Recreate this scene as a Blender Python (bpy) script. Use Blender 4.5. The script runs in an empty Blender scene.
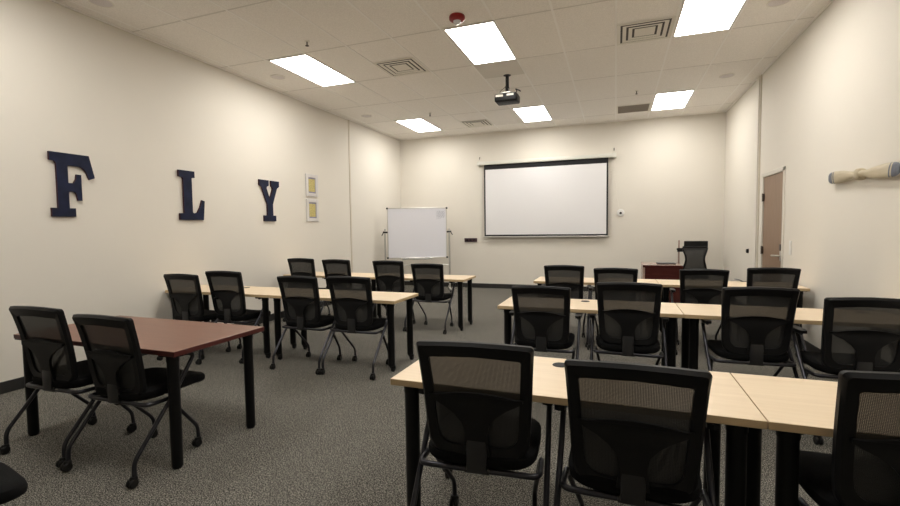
import bpy, bmesh, math, random
from mathutils import Vector, Matrix
from mathutils.geometry import tessellate_polygon
random.seed(7)
PI = math.pi
scn = bpy.context.scene
C = scn.collection
XL, XR, YB, YF, H = -5.071, 2.010, 10.311, -2.6, 3.628

# ------------------------------------------------------------------ materials
def mat(name, col, rough=.6, metal=0., var=None, bump=None, emit=None, spec=None):
    """var=(scale, amount, detail) colour variation; bump=(scale, strength, distance)"""
    m = bpy.data.materials.new(name); m.use_nodes = True
    nt = m.node_tree; b = nt.nodes['Principled BSDF']
    b.inputs['Base Color'].default_value = (*col, 1)
    b.inputs['Roughness'].default_value = rough
    b.inputs['Metallic'].default_value = metal
    if spec is not None: b.inputs['Specular IOR Level'].default_value = spec
    tc = nt.nodes.new('ShaderNodeTexCoord')
    if var:
        n = nt.nodes.new('ShaderNodeTexNoise'); n.inputs['Scale'].default_value = var[0]
        n.inputs['Detail'].default_value = var[2]
        nt.links.new(tc.outputs['Object'], n.inputs['Vector'])
        r = nt.nodes.new('ShaderNodeValToRGB')
        r.color_ramp.elements[0].position = .32; r.color_ramp.elements[1].position = .68
        a = var[1]
        r.color_ramp.elements[0].color = (*[c * (1 - a) for c in col], 1)
        r.color_ramp.elements[1].color = (*[min(1, c * (1 + a)) for c in col], 1)
        nt.links.new(n.outputs['Fac'], r.inputs['Fac']); nt.links.new(r.outputs['Color'], b.inputs['Base Color'])
    if bump:
        n = nt.nodes.new('ShaderNodeTexNoise'); n.inputs['Scale'].default_value = bump[0]
        n.inputs['Detail'].default_value = 3
        nt.links.new(tc.outputs['Object'], n.inputs['Vector'])
        bp = nt.nodes.new('ShaderNodeBump'); bp.inputs['Strength'].default_value = bump[1]
        bp.inputs['Distance'].default_value = bump[2]
        nt.links.new(n.outputs['Fac'], bp.inputs['Height']); nt.links.new(bp.outputs['Normal'], b.inputs['Normal'])
    if emit:
        b.inputs['Emission Color'].default_value = (*emit[0], 1); b.inputs['Emission Strength'].default_value = emit[1]
    return m

def wood(name, c0, c1, rough, scale=(1.2, 14, 14), rotz=0):
    m = bpy.data.materials.new(name); m.use_nodes = True
    nt = m.node_tree; b = nt.nodes['Principled BSDF']; b.inputs['Roughness'].default_value = rough
    tc = nt.nodes.new('ShaderNodeTexCoord'); mp = nt.nodes.new('ShaderNodeMapping')
    mp.inputs['Scale'].default_value = scale
    n = nt.nodes.new('ShaderNodeTexNoise'); n.inputs['Scale'].default_value = 2.2; n.inputs['Detail'].default_value = 6
    n.inputs['Distortion'].default_value = .6
    r = nt.nodes.new('ShaderNodeValToRGB')
    r.color_ramp.elements[0].position = .3; r.color_ramp.elements[1].position = .72
    r.color_ramp.elements[0].color = (*c0, 1); r.color_ramp.elements[1].color = (*c1, 1)
    nt.links.new(tc.outputs['Object'], mp.inputs['Vector']); nt.links.new(mp.outputs['Vector'], n.inputs['Vector'])
    nt.links.new(n.outputs['Fac'], r.inputs['Fac']); nt.links.new(r.outputs['Color'], b.inputs['Base Color'])
    return m

def carpet_mat():
    m = bpy.data.materials.new('carpet_loop'); m.use_nodes = True
    nt = m.node_tree; b = nt.nodes['Principled BSDF']; b.inputs['Roughness'].default_value = .95
    b.inputs['Specular IOR Level'].default_value = .15
    tc = nt.nodes.new('ShaderNodeTexCoord')
    n1 = nt.nodes.new('ShaderNodeTexNoise'); n1.inputs['Scale'].default_value = 165; n1.inputs['Detail'].default_value = 2.5
    n2 = nt.nodes.new('ShaderNodeTexVoronoi'); n2.inputs['Scale'].default_value = 160
    mx = nt.nodes.new('ShaderNodeMath'); mx.operation = 'MULTIPLY_ADD'; mx.inputs[1].default_value = .25; 
    for n in (n1, n2): nt.links.new(tc.outputs['Object'], n.inputs['Vector'])
    nt.links.new(n2.outputs['Distance'], mx.inputs[0]); nt.links.new(n1.outputs['Fac'], mx.inputs[2])
    r = nt.nodes.new('ShaderNodeValToRGB'); e = r.color_ramp.elements
    e[0].position = .49; e[0].color = (.009, .0088, .0078, 1)
    e[1].position = .74; e[1].color = (.30, .282, .245, 1)
    x = e.new(.60); x.color = (.058, .055, .0475, 1)
    nt.links.new(mx.outputs[0], r.inputs['Fac']); nt.links.new(r.outputs['Color'], b.inputs['Base Color'])
    bp = nt.nodes.new('ShaderNodeBump'); bp.inputs['Strength'].default_value = .6; bp.inputs['Distance'].default_value = .006
    nt.links.new(mx.outputs[0], bp.inputs['Height']); nt.links.new(bp.outputs['Normal'], b.inputs['Normal'])
    return m

def mesh_fabric_mat():
    """see-through knitted mesh: woven threads with open holes between them"""
    m = bpy.data.materials.new('chair_mesh_fabric'); m.use_nodes = True
    nt = m.node_tree; b = nt.nodes['Principled BSDF']
    b.inputs['Base Color'].default_value = (.024, .024, .023, 1); b.inputs['Roughness'].default_value = .7
    out = nt.nodes['Material Output']
    tr = nt.nodes.new('ShaderNodeBsdfTransparent'); ms = nt.nodes.new('ShaderNodeMixShader')
    tc = nt.nodes.new('ShaderNodeTexCoord')
    w1 = nt.nodes.new('ShaderNodeTexWave'); w1.bands_direction = 'X'; w1.inputs['Scale'].default_value = 62
    w2 = nt.nodes.new('ShaderNodeTexWave'); w2.bands_direction = 'Z'; w2.inputs['Scale'].default_value = 62
    for w in (w1, w2): nt.links.new(tc.outputs['Object'], w.inputs['Vector'])
    mul = nt.nodes.new('ShaderNodeMath'); mul.operation = 'MULTIPLY'
    nt.links.new(w1.outputs['Fac'], mul.inputs[0]); nt.links.new(w2.outputs['Fac'], mul.inputs[1])
    mr = nt.nodes.new('ShaderNodeMapRange'); mr.inputs['From Min'].default_value = .0; mr.inputs['From Max'].default_value = 1.
    mr.inputs['To Min'].default_value = .985; mr.inputs['To Max'].default_value = .80
    nt.links.new(mul.outputs[0], mr.inputs['Value'])
    nt.links.new(mr.outputs['Result'], ms.inputs['Fac'])
    nt.links.new(tr.outputs['BSDF'], ms.inputs[1]); nt.links.new(b.outputs['BSDF'], ms.inputs[2])
    nt.links.new(ms.outputs['Shader'], out.inputs['Surface'])
    return m

M = dict(
    wall=mat('cream_wall_paint', (.745, .703, .628), .75, bump=(90, .12, .002), var=(1.1, .012, 3)),
    wall_in=mat('cream_partition_paint', (.75, .71, .64), .75, bump=(90, .12, .002)),
    carpet=carpet_mat(),
    tile=mat('ceiling_tile', (.93, .89, .84), .95, var=(95, .07, 4), bump=(70, .3, .003)),
    grid=mat('ceiling_grid_metal', (.98, .95, .91), .6),
    grid2=mat('cross_tee_shaded', (.74, .70, .65), .6),  # grid metal darkened to paint in the shadow along the cross tees
    base=mat('rubber_baseboard', (.016, .015, .014), .55),
    trim=mat('wall_joint_trim', (.64, .575, .47), .5),
    lamp=mat('lit_diffuser', (1, 1, 1), .5, emit=((1., .965, .905), 11.)),
    lampf=mat('light_frame_white', (.8, .78, .74), .4),
    white=mat('white_plastic', (.78, .77, .74), .4),
    offw=mat('vent_white', (.82, .78, .70), .5),
    vdark=mat('vent_gap_shade', (.10, .09, .08), .8),
    vgrey=mat('return_grille', (.33, .29, .25), .7),
    red=mat('alarm_red', (.30, .02, .02), .35),
    glass=mat('strobe_lens', (.75, .75, .8), .15),
    black=mat('black_plastic', (.0045, .0045, .005), .5, bump=(300, .1, .001), spec=.25),
    fabric=mat('black_seat_fabric', (.0028, .0028, .003), .9, bump=(400, .4, .002), spec=.15),
    tube=mat('charcoal_tube', (.045, .045, .052), .3, metal=.8),
    tube2=mat('caster_black', (.006, .006, .006), .4, spec=.3),
    mesh=mesh_fabric_mat(), bracket=mat('bracket_plastic', (.016, .016, .017), .4),
    maple=wood('maple_laminate', (.71, .565, .39), (.78, .635, .455), .38),
    mapleedge=mat('maple_edge_band', (.56, .41, .235), .45),
    cherry=wood('cherry_laminate', (.135, .048, .028), (.175, .066, .040), .3),
    cherryedge=mat('cherry_edge_band', (.075, .013, .010), .4),
    leg=mat('black_table_leg', (.0045, .0045, .005), .45, spec=.25),
    door=wood('brown_door_veneer', (.235, .150, .098), (.29, .190, .128), .45, scale=(14, 14, 1.2)),
    doorf=mat('door_frame_paint', (.66, .62, .55), .45),
    steel=mat('brushed_steel', (.62, .60, .57), .28, metal=1.),
    bronze=mat('dark_hinge_metal', (.09, .07, .06), .4, metal=.8),
    navy=mat('navy_letter_paint', (.009, .013, .038), .55, var=(9, .35, 5), spec=.2),
    oxblood=mat('letter_edge_paint', (.05, .012, .014), .5, spec=.2),
    board=mat('whiteboard_enamel', (.84, .84, .90), .25),
    alu=mat('aluminium', (.62, .61, .58), .35, metal=.9),
    ink=mat('marker_ink_grey', (.22, .24, .30), .5),
    screen=mat('projection_fabric', (.80, .79, .80), .9),
    scrblk=mat('screen_black_border', (.008, .008, .010), .8),
    case=mat('screen_case_white', (.72, .71, .64), .45),
    mahog=wood('mahogany_veneer', (.052, .012, .010), (.085, .020, .016), .22),
    mahogt=wood('pale_mahogany_lit', (.36, .25, .21), (.46, .33, .28), .2),  # mahogany paled for light on desk top and side; also the stand posts
    parch=mat('yellow_certificate_paper', (.55, .46, .17), .7, var=(60, .25, 3)),
    mauve=mat('mauve_mat_board', (.24, .23, .33), .7),
    frame=mat('white_picture_frame', (.66, .63, .61), .4),
    propw=wood('pale_propeller_wood', (.40, .34, .23), (.53, .46, .33), .5, scale=(10, 1.5, 10)),
    propb=mat('grey_blue_tip_paint', (.105, .12, .155), .5, var=(30, .2, 4)),
    grey=mat('grey_plastic', (.16, .16, .165), .35),
    lgrey=mat('light_grey_tile', (.76, .72, .66), .8),
    maroon=mat('dark_maroon_plate', (.045, .015, .022), .4),
)

# ------------------------------------------------------------------ helpers
def obj(name, bm, m, parent=None, smooth=None, auto=True):
    me = bpy.data.meshes.new(name)
    bmesh.ops.recalc_face_normals(bm, faces=bm.faces[:])
    bm.to_mesh(me); bm.free()
    ms = m if isinstance(m, (list, tuple)) else [m]
    for x in ms: me.materials.append(x)
    if smooth:
        me.polygons.foreach_set('use_smooth', [True] * len(me.polygons))
        try: me.set_sharp_from_angle(angle=math.radians(38))
        except Exception: pass
    o = bpy.data.objects.new(name, me); C.objects.link(o)
    if parent: o.parent = parent
    return o

def thing(name, label, cat, loc=(0, 0, 0), rz=0, group=None):
    o = bpy.data.objects.new(name, None); C.objects.link(o); o.empty_display_size = .1
    o.location = loc; o.rotation_euler = (0, 0, rz); o['label'] = label; o['category'] = cat
    if group: o['group'] = group
    return o

def tag(o, label, cat, group=None, kind=None):
    o['label'] = label; o['category'] = cat
    if group: o['group'] = group
    if kind: o['kind'] = kind
    return o

def struct(name, bm, m, parent=None):
    o = obj(name, bm, m, parent); o['kind'] = 'structure'; return o

def kids(o): return [c for c in C.objects if c.parent == o]

def copy_tree(o, parent=None):
    c = o.copy(); C.objects.link(c); c.parent = parent
    for k in kids(o): copy_tree(k, c)
    return c

def new(): return bmesh.new()

def box(bm, x0, x1, y0, y1, z0, z1, bev=0., seg=2, mi=0):
    vs = [bm.verts.new((x, y, z)) for x in (x0, x1) for y in (y0, y1) for z in (z0, z1)]
    fs = [(0, 1, 3, 2), (4, 6, 7, 5), (0, 4, 5, 1), (2, 3, 7, 6), (0, 2, 6, 4), (1, 5, 7, 3)]
    faces = [bm.faces.new([vs[i] for i in f]) for f in fs]
    for f in faces: f.material_index = mi
    if bev > 0:
        es = list({e for f in faces for e in f.edges})
        bmesh.ops.bevel(bm, geom=es, offset=bev, segments=seg, profile=.5, affect='EDGES')
    return bm

def fillet(pts, r, n=5):
    pts = [Vector(p) for p in pts]; out = [pts[0]]
    for i in range(1, len(pts) - 1):
        a, b, c = pts[i - 1], pts[i], pts[i + 1]
        d1, d2 = (a - b), (c - b); l1, l2 = d1.length, d2.length
        rr = min(r, l1 * .48, l2 * .48); p, q = b + d1 / l1 * rr, b + d2 / l2 * rr
        for k in range(n + 1):
            t = k / n; out.append(p * (1 - t) ** 2 + b * 2 * t * (1 - t) + q * t * t)
    out.append(pts[-1]); return out

def tube(bm, pts, r, seg=10, fr=0., flat=1., cap=True):
    if fr: pts = fillet(pts, fr)
    pts = [Vector(p) for p in pts]; rings = []; nrm = None
    for i, p in enumerate(pts):
        t = (pts[min(i + 1, len(pts) - 1)] - pts[max(i - 1, 0)]).normalized()
        if nrm is None:
            nrm = t.cross(Vector((0, 0, 1)));
            if nrm.length < .05: nrm = t.cross(Vector((1, 0, 0)))
            nrm.normalize()
        else:
            nrm = (nrm - t * nrm.dot(t)).normalized()
        bn = t.cross(nrm)
        rr = r[i] if isinstance(r, (list, tuple)) else r
        rings.append([bm.verts.new(p + (nrm * math.cos(2 * PI * k / seg) + bn * flat * math.sin(2 * PI * k / seg)) * rr) for k in range(seg)])
    for a, b in zip(rings, rings[1:]):
        for k in range(seg): bm.faces.new([a[k], a[(k + 1) % seg], b[(k + 1) % seg], b[k]])
    if cap: bm.faces.new(rings[0][::-1]); bm.faces.new(rings[-1])
    return bm

def lathe(bm, prof, seg=20, c=(0, 0, 0), axis='z', sx=1., sy=1.):
    """prof: list of (r, h)"""
    def P(r, h, a):
        u, v = r * math.cos(a) * sx, r * math.sin(a) * sy
        if axis == 'z': q = (u, v, h)
        elif axis == 'x': q = (h, u, v)
        else: q = (u, h, v)
        return (q[0] + c[0], q[1] + c[1], q[2] + c[2])
    rings = []
    for r, h in prof:
        if r < 1e-6: rings.append([bm.verts.new(P(0, h, 0))])
        else: rings.append([bm.verts.new(P(r, h, 2 * PI * k / seg)) for k in range(seg)])
    for a, b in zip(rings, rings[1:]):
        if len(a) == 1 and len(b) == 1: continue
        for k in range(seg):
            k2 = (k + 1) % seg
            if len(a) == 1: bm.faces.new([a[0], b[k2], b[k]])
            elif len(b) == 1: bm.faces.new([a[k], a[k2], b[0]])
            else: bm.faces.new([a[k], a[k2], b[k2], b[k]])
    for rr in (rings[0], rings[-1]):
        if len(rr) > 1:
            try: bm.faces.new(rr)
            except ValueError: pass
    return bm

def prism(bm, pts, f, d0, d1, side=0):
    """outline pts (u, v) extruded between depth d0 and d1, f(u, v, d) -> xyz"""
    a = [bm.verts.new(f(u, v, d0)) for u, v in pts]; b = [bm.verts.new(f(u, v, d1)) for u, v in pts]
    n = len(pts); F = [bm.faces.new(a[::-1]), bm.faces.new(b)]
    for i in range(n):
        q = bm.faces.new([a[i], a[(i + 1) % n], b[(i + 1) % n], b[i]]); q.material_index = side
    bmesh.ops.delete(bm, geom=F, context='FACES_ONLY')
    for tri in tessellate_polygon([[Vector((u, v, 0)) for u, v in pts]]):
        bm.faces.new([a[i] for i in tri]); bm.faces.new([b[i] for i in tri][::-1])
    return bm

# ------------------------------------------------------------------ room shell
struct('floor', box(new(), XL - .1, XR + .1, YF - .1, YB + .1, -.1, 0), M['carpet'])
ceil = struct('ceiling', box(new(), XL - .1, XR + .1, YF - .1, YB + .1, H, H + .1), M['tile'])
GX0, GDX, GY0, GDY = .5995, .613, 4.848, 1.204
b = new()
x = GX0 - 10 * GDX
for i in range(-9, 4):
    x = GX0 + i * GDX
    if XL + .03 < x < XR - .03: box(b, x - .011, x + .011, YF, YB, H - .003, H + .01)
b2 = new()
for j in range(-6, 5):
    y = GY0 + j * GDY
    if YF < y < YB: box(b2, XL, XR, y - .009, y + .009, H - .0022, H + .01)
struct('cross_tee', b2, M['grid2'], ceil)
struct('grid_rail', b, M['grid'], ceil)
b = new(); box(b, XL, XL + .022, YF, YB, H - .012, H); box(b, XR - .022, XR, YF, YB, H - .012, H); box(b, XL, XR, YB - .022, YB, H - .012, H)
struct('grid_rail', b, M['grid'], ceil)
struct('wall_left', box(new(), XL - .1, XL, YF, YB, 0, H), M['wall'])
# right wall with a door opening
DY0, DY1, DZ = 6.93, 7.80, 2.10
b = new()
box(b, XR, XR + .12, YF, DY0, 0, H); box(b, XR, XR + .12, DY1, YB, 0, H); box(b, XR, XR + .12, DY0, DY1, DZ, H)
struct('wall_right', b, M['wall'])
struct('wall_front', box(new(), XL - .1, XR + .1, YB, YB + .1, 0, H), M['wall'])
struct('wall_back', box(new(), XL - .1, XR + .1, YF - .1, YF, 0, H), M['wall'])
def skirting(name, x0, x1, y0, y1): struct(name, box(new(), x0, x1, y0, y1, 0, .105, .003, 1), M['base'])
skirting('baseboard_left', XL, XL + .012, YF, YB)
skirting('baseboard_front', XL, XR, YB - .012, YB)
b = new(); box(b, XR - .012, XR, YF, DY0 - .055, 0, .105, .003, 1); box(b, XR - .012, XR, DY1 + .055, YB, 0, .105, .003, 1)
struct('baseboard_right', b, M['base'])
struct('trim_1', box(new(), XL, XL + .012, 7.985, 8.03, .105, H - .012, .003, 1), M['trim'])
struct('trim_2', box(new(), XR - .03, XR, 8.02, 8.16, .105, H - .012, .003, 1), M['wall_in'])
struct('trim_3', box(new(), XR - .014, XR, 7.975, 8.01, .105, H - .012, .003, 1), M['trim'])
# panel faces beyond the joints
struct('trim_4', box(new(), XL, XL + .008, 8.03, YB, .105, H - .012), M['wall_in'])

# door in the right wall
d = bpy.data.objects.new('door_1', None); C.objects.link(d); d.location = (XR, (DY0 + DY1) / 2, 0); d['kind'] = 'structure'
hw = (DY1 - DY0) / 2
def dstruct(n, bm, m, p=d): o = obj(n, bm, m, p, smooth=True); o['kind'] = 'structure'; return o
dstruct('door_panel', box(new(), .006, .046, -hw + .012, hw - .012, .01, DZ - .01, .003, 1), M['door'])
b = new()
box(b, -.012, .12, -hw - .045, -hw + .012, 0, DZ + .045, .004, 1); box(b, -.012, .12, hw - .012, hw + .045, 0, DZ + .045, .004, 1)
box(b, -.012, .12, -hw - .045, hw + .045, DZ - .012, DZ + .045, .004, 1)
dstruct('door_frame', b, M['doorf'])
for z in (1.80, 1.04, .22):
    b = new(); box(b, -.014, .006, hw - .050, hw + .004, z - .055, z + .055, .004, 1)
    tube(b, [(-.014, hw - .028, z - .058), (-.014, hw - .028, z + .058)], .008, 8); dstruct('hinge', b, M['bronze'])
b = new(); box(b, -.006, .006, -hw + .03, -hw + .09, .93, 1.06, .004, 2)
tube(b, [(0, -hw + .06, 1.0), (-.055, -hw + .06, 1.0), (-.055, -hw + .23, .995)], .012, 10, .02)
dstruct('door_handle', b, M['steel'])
b = new(); box(b, -.012, .006, -hw + .03, -hw + .09, 1.07, 1.15, .004, 2); dstruct('lock_plate', b, M['bronze'])

# ------------------------------------------------------------------ ceiling fixtures
def fx(ix): return GX0 + ix * GDX
G_L = 'ceiling light panels'
def troffer(cx, cy, label):
    t = thing('ceiling_light', label, 'ceiling light', (cx, cy, H), 0, G_L)
    b = new(); w, l = .2975, .592
    for a in ((-w, -w + .022, -l, l), (w - .022, w, -l, l), (-w + .022, w - .022, -l, -l + .022), (-w + .022, w - .022, l - .022, l)):
        box(b, *a, -.010, .0)
    obj('frame', b, M['lampf'], t)
    obj('diffuser', box(new(), -w + .021, w - .021, -l + .021, l - .021, -.007, -.001), M['lamp'], t)
LC = [fx(-8) + GDX / 2 - .005, fx(-4) + GDX / 2 + .0, fx(0) + GDX / 2]
LC = [-3.972, -1.531, .906]
for cx, n in zip(LC, ('near left wall, beside the red strobe row', 'between the red strobe and the projector', 'at top edge by the right hand vent')):
    pass
troffer(LC[0], 5.455, 'long lit ceiling panel nearest the lettered wall, above the letter Y')
troffer(LC[1], 5.440, 'large lit ceiling panel right behind the red strobe alarm')
troffer(LC[2], 5.455, 'large lit ceiling panel cut by the top edge, right of a square vent')
troffer(LC[0], 9.06, 'small lit ceiling panel above the whiteboard')
troffer(LC[1], 9.05, 'small lit ceiling panel beyond the projector, above the screen')
troffer(LC[2], 9.06, 'lit ceiling panel near the back right corner beside the return grille')
ADDED_PANELS = [(LC[2], 1.84), (LC[1], 1.84), (LC[0], 1.84)]  # ceiling panels added out of view to light the room
for cx, cy in ADDED_PANELS: troffer(cx, cy, 'unseen ceiling panel overhead, added to light the room')

def diffuser_vent(cx, cy, label):
    t = thing('air_vent', label, 'air vent', (cx, cy, H), 0, 'square louvred ceiling vents')
    obj('gap_shade', box(new(), -.27, .27, -.27, .27, -.003, 0), M['vdark'], t)  # dark sheet standing in for the shadow between the louvres
    for k, (o_, i_) in enumerate(((.295, .258), (.236, .196), (.172, .132), (.108, 0))):
        b = new()
        def ring(r, z): return [b.verts.new(p) for p in ((-r, -r, z), (r, -r, z), (r, r, z), (-r, r, z))]
        if i_:
            zt, zb = (-.006, -.008) if k == 0 else (-.0045, -.010)
            A, B_, Cc, Dd = ring(o_, zb - .002), ring(i_, zt - .003), ring(i_, zt), ring(o_, zb)
            for P, Q in ((A, B_), (B_, Cc), (Cc, Dd), (Dd, A)):
                for q in range(4): b.faces.new([P[q], P[(q + 1) % 4], Q[(q + 1) % 4], Q[q]])
        else: box(b, -o_, o_, -o_, o_, -.010, -.006)
        obj('outer_frame' if k == 0 else 'louvre', b, M['offw'], t)
vx = fx(-1) + GDX / 2
diffuser_vent(fx(-6) + GDX / 2, 5.75, 'square louvred air vent left of the red strobe alarm')
diffuser_vent(fx(-6) + GDX / 2, 9.36, 'small square air vent far off between two far light panels')
diffuser_vent(vx, 5.75, 'large square louvred air vent at upper right beside the cut-off light panel')
t = thing('return_grille', 'dull brown perforated return air grille beside the back right light', 'air vent', (vx, 9.36, H))
b = new()
for a in ((-.298, -.27, -.298, .298), (.27, .298, -.298, .298), (-.27, .27, -.298, -.27), (-.27, .27, .27, .298)): box(b, *a, -.006, 0)
obj('outer_frame', b, M['offw'], t)
b = new(); box(b, -.27, .27, -.27, .27, -.002, 0)
for k in range(18):
    y = -.262 + k * .0305; box(b, -.268, .268, y, y + .013, -.006, -.001)
obj('slats', b, M['vgrey'], t)

spk = [(-4.607, 5.44, 'round ceiling speaker by the left wall beside the nearest left light'), (-4.60, 7.91, 'round ceiling speaker by the left wall above the wall joint'),
       (1.535, 7.89, 'round ceiling speaker by the right wall above the wall joint'), (1.515, 5.51, 'round ceiling speaker at top edge near the right wall'),
       (-4.676, 3.08, 'round ceiling speaker at the top left edge of the view')]
sp0 = None
for x, y, l in spk:
    if sp0 is None:
        sp0 = thing('ceiling_speaker', l, 'speaker', (x, y, H), 0, 'round ceiling speakers')
        obj('rim', lathe(new(), [(.105, 0), (.105, -.004), (.098, -.007), (.092, -.004), (.092, 0)], 32), M['offw'], sp0, True)
        obj('grille', lathe(new(), [(.0915, -.001), (.0915, -.004), (.05, -.0055), (0, -.006)], 32), mat('speaker_grille', (.74, .69, .68), .7, var=(220, .15, 2)), sp0, True)
    else:
        o = copy_tree(sp0); o.location = (x, y, H); o['label'] = l

sk = [(-3.424, 4.559, 'small dark sprinkler head in front of the left light panel'), (-3.364, 8.179, 'tiny sprinkler head before the light above the whiteboard'),
      (.305, 8.167, 'tiny sprinkler head before the return grille')]
for i, (x, y, l) in enumerate(sk):
    if i == 0:
        s0 = thing('sprinkler_head', l, 'sprinkler', (x, y, H), 0, 'ceiling sprinkler heads')
        obj('escutcheon', lathe(new(), [(.03, 0), (.028, -.006), (.012, -.010), (0, -.010)], 16), M['offw'], s0, True)
        b = new(); tube(b, [(0, 0, -.008), (0, 0, -.055)], .007, 8); lathe(b, [(0, -.052), (.022, -.054), (.02, -.058), (0, -.058)], 12)
        obj('deflector', b, M['bronze'], s0, True)
    else:
        o = copy_tree(s0); o.location = (x, y, H); o['label'] = l

t = thing('strobe_alarm', 'round red fire strobe alarm hanging on the ceiling', 'fire alarm', (-1.577, 4.616, H))
obj('housing', lathe(new(), [(.078, 0), (.084, -.012), (.082, -.038), (.065, -.052), (.05, -.054), (0, -.054)], 28), M['red'], t, True)
obj('lens', lathe(new(), [(.042, -.05), (.038, -.070), (.024, -.084), (0, -.088)], 20), M['glass'], t, True)

# projector
PX, PY = -1.50, 6.66
struct('mount_tile', box(new(), fx(-4) + .012, fx(-3) - .012, 6.06, 6.65, H - .004, H + .004), M['lgrey'], ceil)
t = thing('projector', 'black ceiling projector hanging from a short pole', 'projector', (PX, PY - .04, H))
b = new(); lathe(b, [(.055, 0), (.055, -.008), (.028, -.012), (.025, -.02), (.025, -.17), (.03, -.18), (.032, -.215), (.02, -.225), (0, -.225)], 18)
obj('pole', b, M['black'], t, True)
b = new()
for sx, sy in ((-1, -1), (1, -1), (1, 1), (-1, 1)):
    tube(b, [(.018 * sx, .018 * sy, -.20), (.05 * sx, .05 * sy, -.245), (.10 * sx, .07 * sy, -.285)], .0055, 6)
box(b, -.07, .07, -.05, .05, -.262, -.25, .003, 1)
obj('mount_bracket', b, M['alu'], t, True)
bd = new(); box(bd, -.165, .165, -.125, .125, -.40, -.285, .022, 3)
body = obj('body', bd, M['black'], t, True)
obj('lens', lathe(new(), [(.045, .120), (.045, .145), (.036, .150), (.034, .138), (0, .136)], 20, (-.06, 0, -.345), 'y'), M['grey'], t, True)
b = new(); box(b, -.145, -.035, -.131, -.122, -.335, -.305, .004, 1); box(b, .02, .12, -.131, -.122, -.332, -.302, .004, 1)
obj('port_panel', b, M['lgrey'], t, True)
b = new(); tube(b, [(.13, -.02, -.286), (.15, -.03, -.24), (.12, -.02, -.215), (.19, -.05, -.255), (.205, -.06, -.27)], .008, 6, .02)
tube(b, [(-.08, 0, -.285), (-.12, 0, -.23), (-.03, 0, -.17), (-.018, 0, -.14)], .0035, 6, .03)
obj('cable', b, M['black'], t, True)

# ------------------------------------------------------------------ wall things
def letter(name, label, y0, y1, z0, z1, pts):
    t_ = .022
    f = lambda u, v, d: (d, (u - .5) * (y1 - y0), (v - .5) * (z1 - z0))
    b = prism(new(), pts, f, 0, t_, side=1)
    o = obj('wall_letter', b, [M['navy'], M['oxblood']])
    o.location = (XL + .004, (y0 + y1) / 2, (z0 + z1) / 2)
    tag(o, label, 'wall letter', 'slab serif letters on the left wall')
def arc(cx, cy, rx, ry, a0, a1, n=6):
    return [(cx + rx * math.cos(math.radians(a0 + (a1 - a0) * k / n)), cy + ry * math.sin(math.radians(a0 + (a1 - a0) * k / n))) for k in range(n + 1)]
Fp = [(0, 0), (.52, 0), (.52, .135), (.385, .135)] + [(.385, .40)] + [(.50, .40)] + arc(.50, .28, .07, .12, 90, 20, 3)[1:] + [(.58, .26), (.68, .26), (.68, .68), (.57, .68), (.555, .60), (.50, .535), (.385, .535), (.385, .81), (.62, .81)] + \
     arc(.62, .62, .22, .19, 80, 15, 5) + [(.87, .61), (1.0, .645), (.88, 1.0), (0, 1.0), (0, .87), (.10, .865), (.14, .82), (.14, .135), (0, .135)]
letter('F', 'dark navy slab serif letter F on the left wall', 2.775, 3.172, 1.568, 2.187, Fp)
Lp = [(0, 0), (.93, 0), (1.0, .40), (.88, .42), (.80, .27), (.68, .155), (.55, .135), (.50, .16), (.50, .86), (.62, .87), (.62, 1), (0, 1), (0, .87), (.14, .86), (.165, .82), (.165, .14), (0, .13)]
letter('L', 'dark navy slab serif letter L on the left wall', 4.131, 4.497, 1.555, 2.171, Lp)
Yp = [(.20, 0), (.80, 0), (.80, .14), (.655, .14), (.655, .42), (.885, .82), (1.0, .87), (1.0, 1.0), (.57, 1.0), (.57, .87), (.645, .84), (.655, .80), (.50, .55), (.36, .80), (.37, .84), (.47, .87), (.47, 1.0), (0, 1.0), (0, .87), (.115, .82), (.365, .42), (.365, .14), (.20, .14)]
letter('Y', 'dark navy slab serif letter Y on the left wall', 5.475, 5.905, 1.556, 2.185, Yp)

def picture(y0, y1, z0, z1, label):
    t = thing('picture_frame', label, 'picture', (XL, (y0 + y1) / 2, (z0 + z1) / 2), 0, 'framed yellow certificates')
    w, h = (y1 - y0) / 2, (z1 - z0) / 2; b = new(); q = .062
    for a in ((-w, -w + q, -h, h), (w - q, w, -h, h), (-w + q, w - q, -h, -h + q * .95), (-w + q, w - q, h - q * .95, h)):
        box(b, 0, .024, a[0], a[1], a[2], a[3], .004, 1)
    obj('frame', b, M['frame'], t)
    obj('mat_board', box(new(), .002, .010, -w + q - .002, w - q + .002, -h + q * .9, h - q * .9), M['mauve'], t)
    obj('certificate', box(new(), .010, .0115, -w + q + .018, w - q - .018, -h + q + .022, h - q - .022), M['parch'], t)
picture(6.59, 6.925, 2.005, 2.395, 'upper of two white framed yellow certificates beside the letter Y')
picture(6.59, 6.925, 1.565, 1.960, 'lower of two white framed yellow certificates beside the letter Y')

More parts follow.
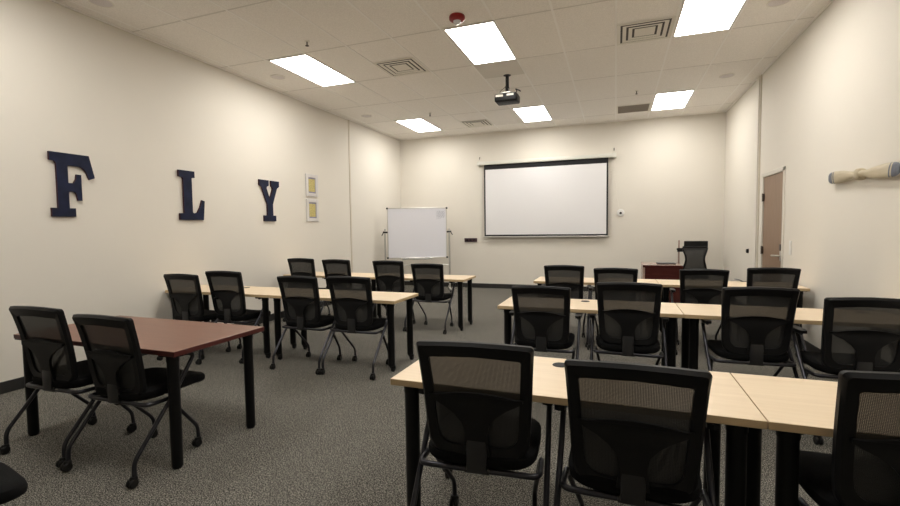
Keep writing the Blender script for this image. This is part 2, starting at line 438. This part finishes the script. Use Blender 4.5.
# propeller on the right wall
def propeller():
    t = thing('wooden_propeller', 'pale wooden two-blade propeller with grey-blue tips on the right wall', 'propeller', (XR, 4.905, 1.828), 0)
    t.rotation_euler = (math.radians(2.2), 0, 0)
    for s in (-1, 1):
        st = [(.030, .026, .030), (.08, .027, .026), (.15, .034, .020), (.25, .046, .016), (.36, .0525, .014), (.44, .053, .012)]
        tip = [(.475, .052, .0115), (.50, .051, .011), (.54, .049, .009), (.575, .043, .007), (.597, .031, .005)]
        def blade(rows):
            b = new(); rings = []
            for y, w, th in rows:
                a = math.radians(24 * (1 - y / .62) + 3) * s
                ring = []
                for k in range(14):
                    q = 2 * PI * k / 14; u, v = w * 1.10 * math.cos(q), th * math.sin(q)
                    ring.append(b.verts.new((-.045 + v * math.cos(a) - u * math.sin(a) * .55, s * y, u * math.cos(a) + v * math.sin(a))))
                rings.append(ring)
            for A, B_ in zip(rings, rings[1:]):
                for k in range(14): b.faces.new([A[k], A[(k + 1) % 14], B_[(k + 1) % 14], B_[k]])
            b.faces.new(rings[0]); b.faces.new(rings[-1][::-1]); return b
        obj('blade', blade(st + [(.468, .0525, .0118)]), M['propw'], t, True)
        o = obj('blade_tip', blade([(.506, .0510, .0112)] + tip[2:]), M['propb'], t, True); o['label'] = 'grey-blue painted tip'
        obj('stripe', blade([(.468, .0526, .0121), (.486, .0522, .0120)]), M['propb'], t, True)
        obj('tip_band', blade([(.486, .0518, .0114), (.506, .0508, .0112)]), M['propw'], t, True)
    obj('hub', lathe(new(), [(.0, -.078), (.034, -.077), (.048, -.066), (.052, -.04), (.048, -.012), (.03, 0), (0, 0)], 22, (0, 0, 0), 'x'), M['propw'], t, True)
propeller()

t = thing('light_switch', 'white double light switch plate beside the brown door', 'light switch', (XR, 6.637, 1.12))
obj('plate', box(new(), -.007, 0, -.037, .037, -.085, .085, .003, 1), M['white'], t)
for z in (-.038, .038): obj('rocker', box(new(), -.011, -.006, -.017, .017, z - .026, z + .026, .002, 1), M['white'], t)
t = thing('wall_bumper', 'small dark round knob on the wall beyond the door', 'door stop', (XR - .0, 8.52, .987))
b = new(); lathe(b, [(.032, 0), (.034, -.012), (.030, -.028), (0, -.034)], 16, (0, 0, 0), 'x'); obj('knob', b, M['tube2'], t, True)
obj('plate', lathe(new(), [(.040, 0), (.038, -.003), (0, -.003)], 18, (0, 0, 0), 'x'), M['bronze'], t)

# projection screen
t = thing('projection_screen', 'pulled-down white projection screen with black border on the far wall', 'projection screen', (-1.52, YB, 1.22))
b = new(); box(b, -1.49, 1.49, -.115, -.02, 1.645, 1.725, .012, 2); obj('case', b, M['case'], t, True)
for s in (-1, 1):
    b = new(); box(b, 1.49 * s - .03, 1.49 * s + .03, -.118, -.001, 1.635, 1.735, .006, 1); obj('end_cap', b, M['case'], t, True)
    b = new(); tube(b, [(1.475 * s, -.003, 1.84), (1.475 * s, -.03, 1.84), (1.475 * s, -.03, 1.79)], .009, 6, .01); obj('hook', b, M['bronze'], t, True)
obj('border', box(new(), -1.362, 1.362, -.070, -.067, .0, 1.65), M['scrblk'], t)
obj('fabric', box(new(), -1.328, 1.328, -.0725, -.0702, .035, 1.535), M['screen'], t)
b = new(); box(b, -1.385, 1.385, -.082, -.056, -.035, .0, .008, 2); obj('bottom_bar', b, M['alu'], t, True)
t = thing('screen_control', 'round white wall control with dark centre hanging right of the screen', 'wall control', (.093, YB, 1.70))
obj('dial', lathe(new(), [(.075, 0), (.075, -.022), (.064, -.032), (0, -.032)], 24, (0, 0, 0), 'y'), M['white'], t, True)
obj('button', lathe(new(), [(.026, -.030), (.024, -.040), (0, -.042)], 14, (0, 0, -.008), 'y'), M['black'], t, True)
b = new(); tube(b, [(-.12, -.006, 1.16), (-.122, -.006, .75), (-.075, -.006, .55), (-.085, -.006, .4), (-.05, -.006, .2), (-.012, -.006, .04)], .0028, 6, .1)
obj('cord', b, M['grey' if False else 'offw'], t, True)
t = thing('wall_socket', 'small dark maroon wall plate between whiteboard and screen', 'wall plate', (-3.235, YB, 1.133))
obj('plate', box(new(), -.155, .155, -.03, 0, -.045, .045, .006, 1), M['maroon'], t)
for x in (-.08, .0, .08): obj('socket', box(new(), x - .025, x + .025, -.036, -.028, -.022, .022, .003, 1), M['black'], t)

# whiteboard on a mobile stand
ya, yb_ = 9.0, 9.55; xa, xb = -4.764, -3.563
ang = math.atan2(yb_ - ya, xb - xa); hw = math.hypot(xb - xa, yb_ - ya) / 2
t = thing('whiteboard', 'white dry-erase board on a wheeled aluminium stand in the far left corner', 'whiteboard', ((xa + xb) / 2, (ya + yb_) / 2, 0), ang)
bd = obj('panel', box(new(), -hw + .012, hw - .012, -.012, .010, .775, 1.865), M['board'], t)
b = new()
for a in ((-hw, -hw + .018, .76, 1.88), (hw - .018, hw, .76, 1.88), (-hw + .018, hw - .018, .76, .778), (-hw + .018, hw - .018, 1.862, 1.88)):
    box(b, a[0], a[1], -.016, .014, a[2], a[3], .003, 1)
obj('board_frame', b, M['alu'], t)
for sx in (-1, 1):
    for z in (.77, 1.87):
        obj('corner_cap', box(new(), sx * hw - .02, sx * hw + .02, -.02, .018, z - .02, z + .02, .006, 2), M['black'], t, True)
    b = new(); box(b, sx * (hw + .055) - .018, sx * (hw + .055) + .018, -.012, .018, .06, 1.42, .003, 1)
    p = obj('post', b, M['alu'], t)
    b = new(); box(b, sx * (hw + .055) - .02, sx * (hw + .055) + .02, -.28, .28, .055, .09, .005, 1)
    obj('foot', b, M['alu'], t)
    for y in (-.25, .25):
        b = new(); lathe(b, [(.0, -.012), (.024, -.012), (.027, 0), (.024, .012), (0, .012)], 14, (sx * (hw + .055), y, .027), 'x'); box(b, sx * (hw + .055) - .015, sx * (hw + .055) + .015, y - .015, y + .015, .03, .057)
        obj('caster', b, M['tube2'], t, True)
    b = new(); tube(b, [(sx * (hw - .005), 0, 1.34), (sx * (hw + .10), 0, 1.345)], .02, 10); tube(b, [(sx * (hw + .085), 0, 1.345), (sx * (hw + .125), -.02, 1.27)], .010, 8)
    obj('tilt_knob', b, M['black'], t, True)
b = new(); tube(b, [(-hw - .055, .003, .60), (hw + .055, .003, .60)], .014, 8); obj('crossbar', b, M['alu'], t, True)
b = new(); box(b, -.33, .33, -.085, -.014, .735, .752, .003, 1); box(b, -.33, .33, -.088, -.080, .74, .765, .002, 1)
obj('pen_tray', b, M['alu'], t)
b = new()
rng = random.Random(3)
for r_ in range(9):
    z = 1.80 - r_ * .017; x0 = hw - .225 + (0 if r_ else .02)
    while x0 < hw - .05:
        w = rng.uniform(.015, .04); box(b, x0, min(x0 + w, hw - .045), -.0135, -.0118, z, z + .005); x0 += w + .01
for k in range(6):
    x0 = hw - .235 + k * .018; box(b, x0, x0 + .012, -.0135, -.0118, 1.625 + .004 * k, 1.63 + .004 * k)
obj('handwriting', b, M['ink'], t)
for i, x in enumerate((-.32, .27)):
    b = new(); tube(b, [(-.06, 0, 0), (.05, 0, 0)], .009, 8); tube(b, [(.035, 0, 0), (.066, 0, 0)], .0105, 8)
    o = obj('marker_pen', b, M['black'] if i else M['maroon'], None, True)
    o.matrix_world = Matrix.Translation(((xa + xb) / 2, (ya + yb_) / 2, 0)) @ Matrix.Rotation(ang, 4, 'Z') @ Matrix.Translation((x * .8, -.05, .7625))
    tag(o, ['dark marker pen at the left end of the whiteboard tray', 'dark marker pen at the right end of the whiteboard tray'][i], 'pen', 'markers on the whiteboard tray')

# ------------------------------------------------------------------ desk, laptop, office chair, stand
t = thing('mahogany_desk', 'dark mahogany desk behind the rear right tables with a laptop on top', 'desk', (.455, 8.72, 0))
W_, D_ = .64, .68
obj('desktop', box(new(), -.0, W_, 0, D_, .69, .72, .004, 1), M['mahogt'], t)
o = obj('side_panel', box(new(), .0, .035, .02, D_ - .02, 0, .689), M['mahogt'], t); o['label'] = 'side panel painted pale for the light on it'
obj('side_panel', box(new(), W_ - .035, W_, .02, D_ - .02, 0, .689), M['mahog'], t)
obj('front_panel', box(new(), .036, W_ - .036, .012, .032, .03, .689), M['mahog'], t)
obj('front_rail', box(new(), .0, W_ + .0, -.004, .0115, .676, .719, .002, 1), M['mahog'], t)
t = thing('laptop', 'closed dark laptop lying on the mahogany desk', 'laptop', (.86, 9.05, .7205), .05)
obj('base', box(new(), -.15, .15, -.11, .11, 0, .014, .004, 2), M['black'], t, True)
obj('lid', box(new(), -.15, .15, -.11, .11, .0145, .026, .004, 2), M['grey'], t, True)
obj('hinge', box(new(), -.10, .10, .108, .116, .006, .02, .003, 1), M['black'], t)

SX, SY = 1.40, 10.0
t = thing('equipment_stand', 'grey post stand carrying a black equipment box by the far wall', 'stand', (SX, SY, 0))
b = new(); box(b, -.20, .24, -.12, .14, .02, .05, .01, 1); obj('base', b, M['black'], t)
for x, zz in ((-.215, 1.12), (.235, .93)):
    b = new(); box(b, x - .014, x + .014, .05, .078, .05, zz, .003, 1); obj('post', b, M['mahogt'], t)
b = new(); box(b, -.24, .24, -.10, .083, .93, .945, .003, 1); obj('shelf', b, M['black'], t)
t = thing('equipment_box', 'flat wide black box on top of the grey stand by the far wall', 'box', (SX, SY, .946))
b = new(); box(b, -.13, .218, -.14, .045, 0, .155, .012, 2); box(b, -.15, .26, -.15, -.139, .01, .165, .004, 1)
b2 = obj('body', b, M['black'], t, True); b2.location = (0, 0, 0)
b = new(); box(b, -.27, -.10, -.165, -.151, -.045, .03, .006, 2); tube(b, [(-.262, -.158, 0), (-.275, -.158, .02)], .016, 8); obj('side_arm', b, M['black'], t, True)

# office chair behind the desk, its back to us
def office_chair():
    t = thing('office_chair', 'black mesh office chair with a waisted back behind the mahogany desk', 'office chair', (1.345, 9.45, 0), 0)
    def yy(z): return -.22 - .05 * math.sin((z - .55) / .5 * PI)
    def half(z):
        q = (z - .60) / .42
        return .160 + .022 * math.cos(q * 2 * PI) + .015 * q
    N = 24
    loopR = [(half(.60 + .42 * k / N), .60 + .42 * k / N) for k in range(N + 1)]
    loop = [(x, z) for x, z in loopR] + [(-x, z) for x, z in reversed(loopR)]
    b = new(); pts = [Vector((x, yy(z), z)) for x, z in loop]; pts.append(pts[0]); pts.append(pts[1])
    tube(b, pts, .016, 8); obj('back_frame', b, M['black'], t, True)
    b = new()
    L = [[b.verts.new((x * u, yy(z), z)) for u in (-1, -.5, 0, .5, 1)] for x, z in loopR]
    for A, B_ in zip(L, L[1:]):
        for k in range(4): b.faces.new([A[k], A[k + 1], B_[k + 1], B_[k]])
    obj('mesh_panel', b, M['mesh'], t, True)
    b = new(); box(b, -.25, .25, -.20, .26, .44, .52, .03, 3); obj('seat', b, M['fabric'], t, True)
    b = new(); tube(b, [(0, 0, .44), (0, -.24, .44), (0, -.25, .62)], .025, 8, .06); obj('back_support', b, M['black'], t, True)
    b = new(); tube(b, [(0, 0, .10), (0, 0, .44)], .028, 12); obj('gas_column', b, M['tube'], t, True)
    for k in range(5):
        a = k * 2 * PI / 5 + .3; b = new(); tube(b, [(0, 0, .11), (.27 * math.cos(a), .27 * math.sin(a), .075)], [.026, .015], 8)
        g = obj('leg', b, M['black'], t, True)
        b = new(); lathe(b, [(0, -.02), (.026, -.018), (.028, 0), (.026, .018), (0, .02)], 12, (.27 * math.cos(a), .27 * math.sin(a), .029), 'x'); box(b, .27 * math.cos(a) - .01, .27 * math.cos(a) + .01, .27 * math.sin(a) - .01, .27 * math.sin(a) + .01, .05, .08)
        obj('caster', b, M['tube2'], g, True)
office_chair()

# ------------------------------------------------------------------ tables
TZ = .7145
def make_table(name, label, cat, x0, x1, y0, dep, top, edge, group, casters=True, grommet=True, inset=(.078, .067)):
    t = thing(name, label, cat, ((x0 + x1) / 2, y0 + dep / 2, 0), 0, group)
    w, h_ = (x1 - x0) / 2, dep / 2
    b = new(); box(b, -w + .002, w - .002, -h_ + .002, h_ - .002, TZ - .028, TZ - .0006)
    for f in b.faces: f.material_index = 0
    box(b, -w, w, -h_, h_, TZ - .029, TZ - .0012, .0015, 1, 1)
    # top face keeps the laminate, sides the edge band
    b.free(); b = new(); box(b, -w, w, -h_, h_, TZ - .030, TZ, .0022, 2)
    for f in b.faces: f.material_index = 0 if f.calc_center_median().z > TZ - .0012 else 1
    tp = obj('tabletop', b, [top, edge], t)
    for sx in (-1, 1):
        for sy in (-1, 1):
            lx, ly = sx * (w - inset[0]), sy * (h_ - (inset[1] if not isinstance(inset[1], tuple) else inset[1][(sy + 1) // 2])); b = new(); zb = .055 if casters else .004; lr = .034 if casters else .032
            lathe(b, [(.0, TZ - .031), (lr + .003, TZ - .031), (lr + .003, TZ - .07), (lr, TZ - .075), (lr, zb + .012), (lr - .005, zb), (0, zb)], 22, (lx, ly, 0))
            box(b, lx - .06, lx + .06, ly - .045, ly + .045, TZ - .036, TZ - .0305)
            lg = obj('leg', b, M['leg'], t, True)
            if casters:
                b = new(); lathe(b, [(0, -.016), (.022, -.016), (.027, -.012), (.027, .012), (.022, .016), (0, .016)], 16, (lx + .018, ly - .004, .0275), 'x')
                lathe(b, [(0, .062), (.03, .060), (.033, .045), (.030, .038), (0, .038)], 14, (lx + .010, ly, 0)); obj('caster', b, M['tube2'], lg, True)
            else:
                b = new(); lathe(b, [(0, 0), (.026, 0), (.028, .006), (.028, .012), (0, .014)], 18, (lx, ly, 0)); obj('glide', b, M['tube2'], lg, True)
    b = new(); box(b, -w + .15, w - .15, -.02, .02, TZ - .06, TZ - .0305); obj('support_beam', b, M['leg'], t)
    if grommet:
        b = new(); lathe(b, [(.040, TZ + .0002), (.038, TZ + .0025), (.030, TZ + .003), (0, TZ + .002)], 22, (grommet, h_ - .12, 0)); obj('cable_grommet', b, M['black'], t, True)
    return t
GT = 'maple training tables'
RX = [(-.975, .504), (.508, 1.985)]
RXB = [(-.987, .502), (.506, 1.985)]
RXC = [(-1.0, .487), (.491, 1.965)]
make_table('training_table', 'front maple table on the right, left one, with the seam at its right end', 'table', *RX[0], 1.841, .568, M['maple'], M['mapleedge'], GT, grommet=-.02)
make_table('training_table', 'front maple table on the right running out of the frame', 'table', *RX[1], 1.841, .568, M['maple'], M['mapleedge'], GT, grommet=.3)
make_table('training_table', 'middle row maple table right of the aisle, its left half', 'table', *RXB[0], 3.915, .568, M['maple'], M['mapleedge'], GT, grommet=-.02)
make_table('training_table', 'middle row maple table touching the right wall', 'table', *RXB[1], 3.915, .568, M['maple'], M['mapleedge'], GT, grommet=.55)
make_table('training_table', 'rear row maple table right of the aisle, below the screen', 'table', *RXC[0], 5.871, .568, M['maple'], M['mapleedge'], GT, grommet=.1)
make_table('training_table', 'rear row maple table at the right wall in front of the mahogany desk', 'table', *RXC[1], 5.871, .568, M['maple'], M['mapleedge'], GT, grommet=.3)
make_table('training_table', 'maple table behind the cherry table, end touching the left wall', 'table', -5.05, -3.537, 3.887, .568, M['maple'], M['mapleedge'], GT, grommet=.05)
make_table('training_table', 'middle left maple table whose free end faces the aisle', 'table', -3.533, -1.997, 3.887, .568, M['maple'], M['mapleedge'], GT, grommet=.05)
make_table('training_table', 'rear left maple table nearest the left wall', 'table', -4.92, -3.425, 5.786, .568, M['maple'], M['mapleedge'], GT, grommet=.05)
make_table('training_table', 'rear left maple table in front of the whiteboard, with end facing the aisle', 'table', -3.421, -1.921, 5.786, .568, M['maple'], M['mapleedge'], GT, grommet=.05)
make_table('cherry_table', 'reddish cherry table with black round legs at front left', 'table', -3.893, -2.379, 1.869, .714, M['cherry'], M['cherryedge'], None, casters=False, grommet=0, inset=(.070, (.046, .088)))

# small coiled cable on the rear right table
b = new(); pts = []
for k in range(40):
    a = k * .62; r = .035 + .012 * math.sin(k * .9); pts.append((r * math.cos(a), r * 1.1 * math.sin(a), .006 + .028 * abs(math.sin(k * .31))))
tube(b, pts, .0045, 6); tube(b, [(.04, 0, .006), (.10, .03, .006)], .0045, 6); box(b, .095, .125, .02, .04, .0, .012, .002, 1)
o = obj('coiled_cable', b, M['grey'], None, True); o.location = (1.405, 6.36, TZ + .001); tag(o, 'small grey coiled cable on the rear right table before the wall', 'cable')

# ------------------------------------------------------------------ nesting chair
def make_chair():
    t = thing('nesting_chair', '', 'chair')
    def ys(x, z):     # surface of the backrest
        q = (z - .46) / .50
        return .118 - .095 * q + .012 * math.sin(q * PI) + .022 * (x / .24) ** 2
    def hw_(z):
        q = max(0, min(1, (z - .47) / .49)); return .211 + .023 * q + .003 * q * q
    # outer outline (right half), from bottom centre to top centre
    ZB, ZT = .452, .945
    def outline(off, zb, zt, rc_b, rc_t, n=7):
        R = []
        xb_, xt = hw_(zb) - off, hw_(zt) - off
        R.append((0, zb)); R.append((xb_ * .4, zb)); R.append((xb_ - rc_b, zb))
        for k in range(1, n + 1):
            a = -PI / 2 + (PI / 2) * k / n; R.append((xb_ - rc_b + rc_b * math.cos(a), zb + rc_b + rc_b * math.sin(a)))
        for k in range(1, 10):
            z = zb + rc_b + (zt - rc_t - zb - rc_b) * k / 10; R.append((hw_(z) - off, z))
        for k in range(0, 5):
            a = (PI / 2) * k / 4; R.append((xt - rc_t + rc_t * math.cos(a), zt - rc_t + rc_t * math.sin(a)))
        R.append((xt * .45, zt + .008)); R.append((0, zt + .011))
        return R + [(-x, z) for x, z in reversed(R[1:-1])]
    O_ = outline(0, ZB, ZT, .080, .016); I_ = outline(.046, ZB + .052, ZT - .062, .06, .010)
    b = new(); n = len(O_); rows = []
    for (xo, zo), (xi, zi) in zip(O_, I_):
        yo, yi = ys(xo, zo), ys(xi, zi); up = max(0, (zo - .90) / .06)
        mx, mz = xo * .78 + xi * .22, zo * .78 + zi * .22; ym = ys(mx, mz)
        rows.append([b.verts.new(p) for p in ((xo, yo + .012, zo), (xo, yo - .008, zo), (mx, ym - .018 - .006 * up, mz), (xi, yi - .010, zi), (xi, yi + .010, zi), (mx, ym + .018, mz))])
    for i in range(n):
        A, B_ = rows[i], rows[(i + 1) % n]
        for k in range(6): b.faces.new([A[k], A[(k + 1) % 6], B_[(k + 1) % 6], B_[k]])
    obj('back_frame', b, M['black'], t, True)
    # mesh panel
    b = new(); rings = []; cx, cz = 0, .70
    for s in (1.0, .75, .5, .25):
        rings.append([b.verts.new((x * s * 1.005, ys(x * s, cz + (z - cz) * s) + .002, cz + (z - cz) * s)) for x, z in I_])
    for A, B_ in zip(rings, rings[1:]):
        for i in range(n): b.faces.new([A[i], A[(i + 1) % n], B_[(i + 1) % n], B_[i]])
    c0 = b.verts.new((0, ys(0, cz) + .002, cz))
    for i in range(n): b.faces.new([rings[-1][i], rings[-1][(i + 1) % n], c0])
    obj('mesh_panel', b, M['mesh'], t, True)
    # lumbar yoke behind the mesh: waisted spine that spreads to the side rails
    def yoke(u):      # half width of solid part at height
        return u
    prof = [(.470, .058), (.52, .050), (.57, .046), (.61, .056), (.645, .085), (.675, .125), (.695, .165), (.710, .190)]
    topz = lambda x: .745 - .035 * (x / .2) ** 2
    b = new(); cols = []
    R = [(w, z) for z, w in prof] + [(.191, .722)] + [(x, topz(x)) for x in (.16, .12, .08, .04, 0)]
    Lh = [(-x, z) for x, z in reversed(R[:-1])]
    P = R + Lh
    prism(b, P, lambda u, v, d: (u, ys(u, v) - d, v), .012, .026)
    obj('lumbar_support', b, M['black'], t, True)
    # seat cushion
    b = new(); rows = []
    NX, NY = 12, 12
    def seat_h(u, v, top):
        e = 1 - max(abs(u), abs(v)) ** 6
        return (.468 - .020 * max(0, v) ** 3 - .012 * (1 - u * u) * (1 if v < .6 else .5) * .8) if top else .412
    ringpts = []
    K = 40
    def sup(k, sx, sy):      # rounded square outline
        a = 2 * PI * k / K; c_, s_ = math.cos(a), math.sin(a); p = .42
        return sx * math.copysign(abs(c_) ** p, c_), sy * math.copysign(abs(s_) ** p, s_)
    prof2 = [(0, .472, 0), (.5, .470, 0), (.80, .470, 0), (.93, .466, 0), (.985, .455, 0), (1.0, .438, 0), (.985, .420, 0), (.93, .408, 0), (.6, .404, 0), (0, .404, 0)]
    last = None
    for s, z, _ in prof2:
        if s == 0: ring = [b.verts.new((0, .342, z + .012))]
        else:
            ring = []
            for k in range(K):
                x, y = sup(k, .240 * s, .252 * s); y += .342; x *= 1 - .10 * max(0, (y - .42) / .16)
                zz = z + .012 - .028 * max(0, (y - .40) / .19) ** 2 + .010 * (abs(x) / .245) ** 2
                ring.append(b.verts.new((x, y, zz)))
        if last is not None:
            for k in range(K):
                k2 = (k + 1) % K
                if len(last) == 1: b.faces.new([last[0], ring[k], ring[k2]])
                elif len(ring) == 1: b.faces.new([last[k], last[k2], ring[0]])
                else: b.faces.new([last[k], last[k2], ring[k2], ring[k]])
        last = ring
    obj('seat', b, M['fabric'], t, True)
    # crossbar behind the seat running forward on both sides
    b = new(); tube(b, [(-.248, .26, .405), (-.252, .105, .412), (.252, .105, .412), (.248, .26, .405)], .0125, 10, .045)
    cb = obj('crossbar', b, M['tube'], t, True)
    b = new(); box(b, -.042, .042, .084, .100, .410, .56, .005, 2)
    lathe(b, [(.0, -.052), (.0165, -.051), (.0165, .051), (0, .052)], 14, (0, .105, .412), 'x')
    obj('bracket', b, M['bracket'], cb, True)
    for s in (-1, 1):
        X = s * .275
        b = new(); tube(b, [(X, 0, .058), (X, 0, .135), (X, .285, .465), (X, .405, .635), (X, .36, .655), (X, .27, .655)], .0125, 10, .04)
        lg = obj('leg', b, M['tube'], t, True)
        caster(lg, X, 0, s)
        b = new(); XF = s * .200
        tube(b, [(s * .248, .215, .409), (s * .243, .25, .400), (XF, .475, .135), (XF, .480, .058)], .0115, 10, .045)
        lf = obj('leg', b, M['tube'], t, True); caster(lf, XF, .48, s)
        b = new(); P2 = [(0, .225), (.020, .233), (.026, .27), (.026, .37), (.020, .425), (0, .435), (-.020, .425), (-.026, .37), (-.026, .27), (-.020, .233)]
        prism(b, P2, lambda u, v, d: (X + u, v, d), .660, .680)
        bmesh.ops.bevel(b, geom=[e for e in b.edges if abs(e.verts[0].co.z - e.verts[1].co.z) < .001 and e.calc_face_angle(0) > 1.2], offset=.005, segments=2, affect='EDGES')
        obj('armrest', b, M['black'], t, True)
    return t

def caster(leg, x, y, s):
    b = new()
    for d in (-.012, .012):
        lathe(b, [(0, -.008), (.022, -.008), (.026, -.004), (.026, .004), (.022, .008), (0, .008)], 14, (x + d, y - .014, .026), 'x')
    lathe(b, [(0, .062), (.017, .061), (.022, .050), (.020, .036), (.010, .026), (0, .026)], 12, (x, y - .006, 0))
    obj('caster', b, M['tube2'], leg, True)

chair0 = make_chair()
GC = 'black mesh-back chairs at the tables'
CH = [  # x, y, rotation, back height setting, label
    (-3.388, 1.695, .025, .001, 'black mesh chair at the cherry table nearest the left wall'),
    (-2.765, 1.685, .008, -.017, 'black mesh chair at the cherry table, the right-hand one of the pair'),
    (-4.415, 3.537, .028, .001, 'black mesh chair in the middle left row closest to the left wall'),
    (-3.995, 3.705, .04, .026, 'second black mesh chair from the left wall in the middle left row'),
    (-2.99, 3.658, .01, 0, 'third black mesh chair from the left wall in the middle left row'),
    (-2.406, 3.68, .02, .008, 'black mesh chair at the aisle end of the middle left row'),
    (-4.522, 5.66, .02, .031, 'leftmost black mesh chair in the rear left row, right of letter Y'),
    (-3.888, 5.655, .019, .021, 'second chair in the rear left row, half hidden by the row in front'),
    (-2.997, 5.597, .02, .019, 'rear left row chair directly in front of the whiteboard left edge'),
    (-2.406, 5.603, .009, -.015, 'rear left chair with its whole frame open to the aisle, before the whiteboard'),
    (-.579, 5.476, 0, .002, 'leftmost black chair of the rear right row, below the screen'),
    (-.001, 5.363, 0, -.011, 'second chair of the rear right row, behind a larger middle row chair'),
    (.891, 5.426, 0, -.013, 'rear right row chair in front of the mahogany desk'),
    (1.534, 5.473, .033, .010, 'rear right row chair closest to the brown door'),
    (-.562, 3.567, -.006, -.012, 'middle right row chair at the aisle end of the table'),
    (.094, 3.637, -.008, .028, 'middle right row chair second from the aisle, left of the table seam'),
    (.956, 3.659, .07, .017, 'middle right row chair right of the table seam'),
    (1.495, 3.48, .05, -.009, 'middle right row chair against the right wall, cut by the frame'),
    (-.520, 1.635, .08, .006, 'big foreground chair at the left end of the front maple table'),
    (.063, 1.615, -.005, -.020, 'big foreground chair in the centre, at the front maple table'),
    (.898, 1.681, .059, .003, 'foreground chair cut off by the lower right corner of the photo'),
    (-2.395, .497, -.2, 0, 'chair of which only a black seat corner shows at the lower left'),
]
for i, (x, y, r, dz, l) in enumerate(CH):
    o = chair0 if i == 0 else copy_tree(chair0)
    o.location = (x, y, 0); o.rotation_euler = (0, 0, r); o['label'] = l; o['group'] = GC
    for k in kids(o):
        if k.name.split('.')[0] in ('back_frame', 'mesh_panel', 'lumbar_support'): k.location.z = dz

# ------------------------------------------------------------------ world, camera
w = bpy.data.worlds.new('world'); scn.world = w; w.use_nodes = True
w.node_tree.nodes['Background'].inputs[0].default_value = (.02, .02, .02, 1)
yaw, pit, roll, hc, f = .3506, .053, -.0124, 1.3351 * 1.05, 453.7149
cy, sy = math.cos(yaw), math.sin(yaw); cp, sp = math.cos(pit), math.sin(pit); cr, sr = math.cos(roll), math.sin(roll)
R = Vector((cy, sy, 0)); F = Vector((-sy, cy, 0)); Z = Vector((0, 0, 1))
D = cp * F - sp * Z; U = sp * F + cp * Z
R, U = cr * R + sr * U, cr * U - sr * R
cam = bpy.data.cameras.new('camera'); co = bpy.data.objects.new('camera', cam); C.objects.link(co)
co.matrix_world = Matrix(((R.x, U.x, -D.x, 0), (R.y, U.y, -D.y, 0), (R.z, U.z, -D.z, hc), (0, 0, 0, 1)))
cam.sensor_width = 36; cam.lens = 36 * f / 900; cam.clip_start = .05
scn.camera = co
vs = scn.view_settings
vs.view_transform = 'Standard'; vs.look = 'None'; vs.gamma = 1; vs.use_curve_mapping = False; vs.exposure = .77
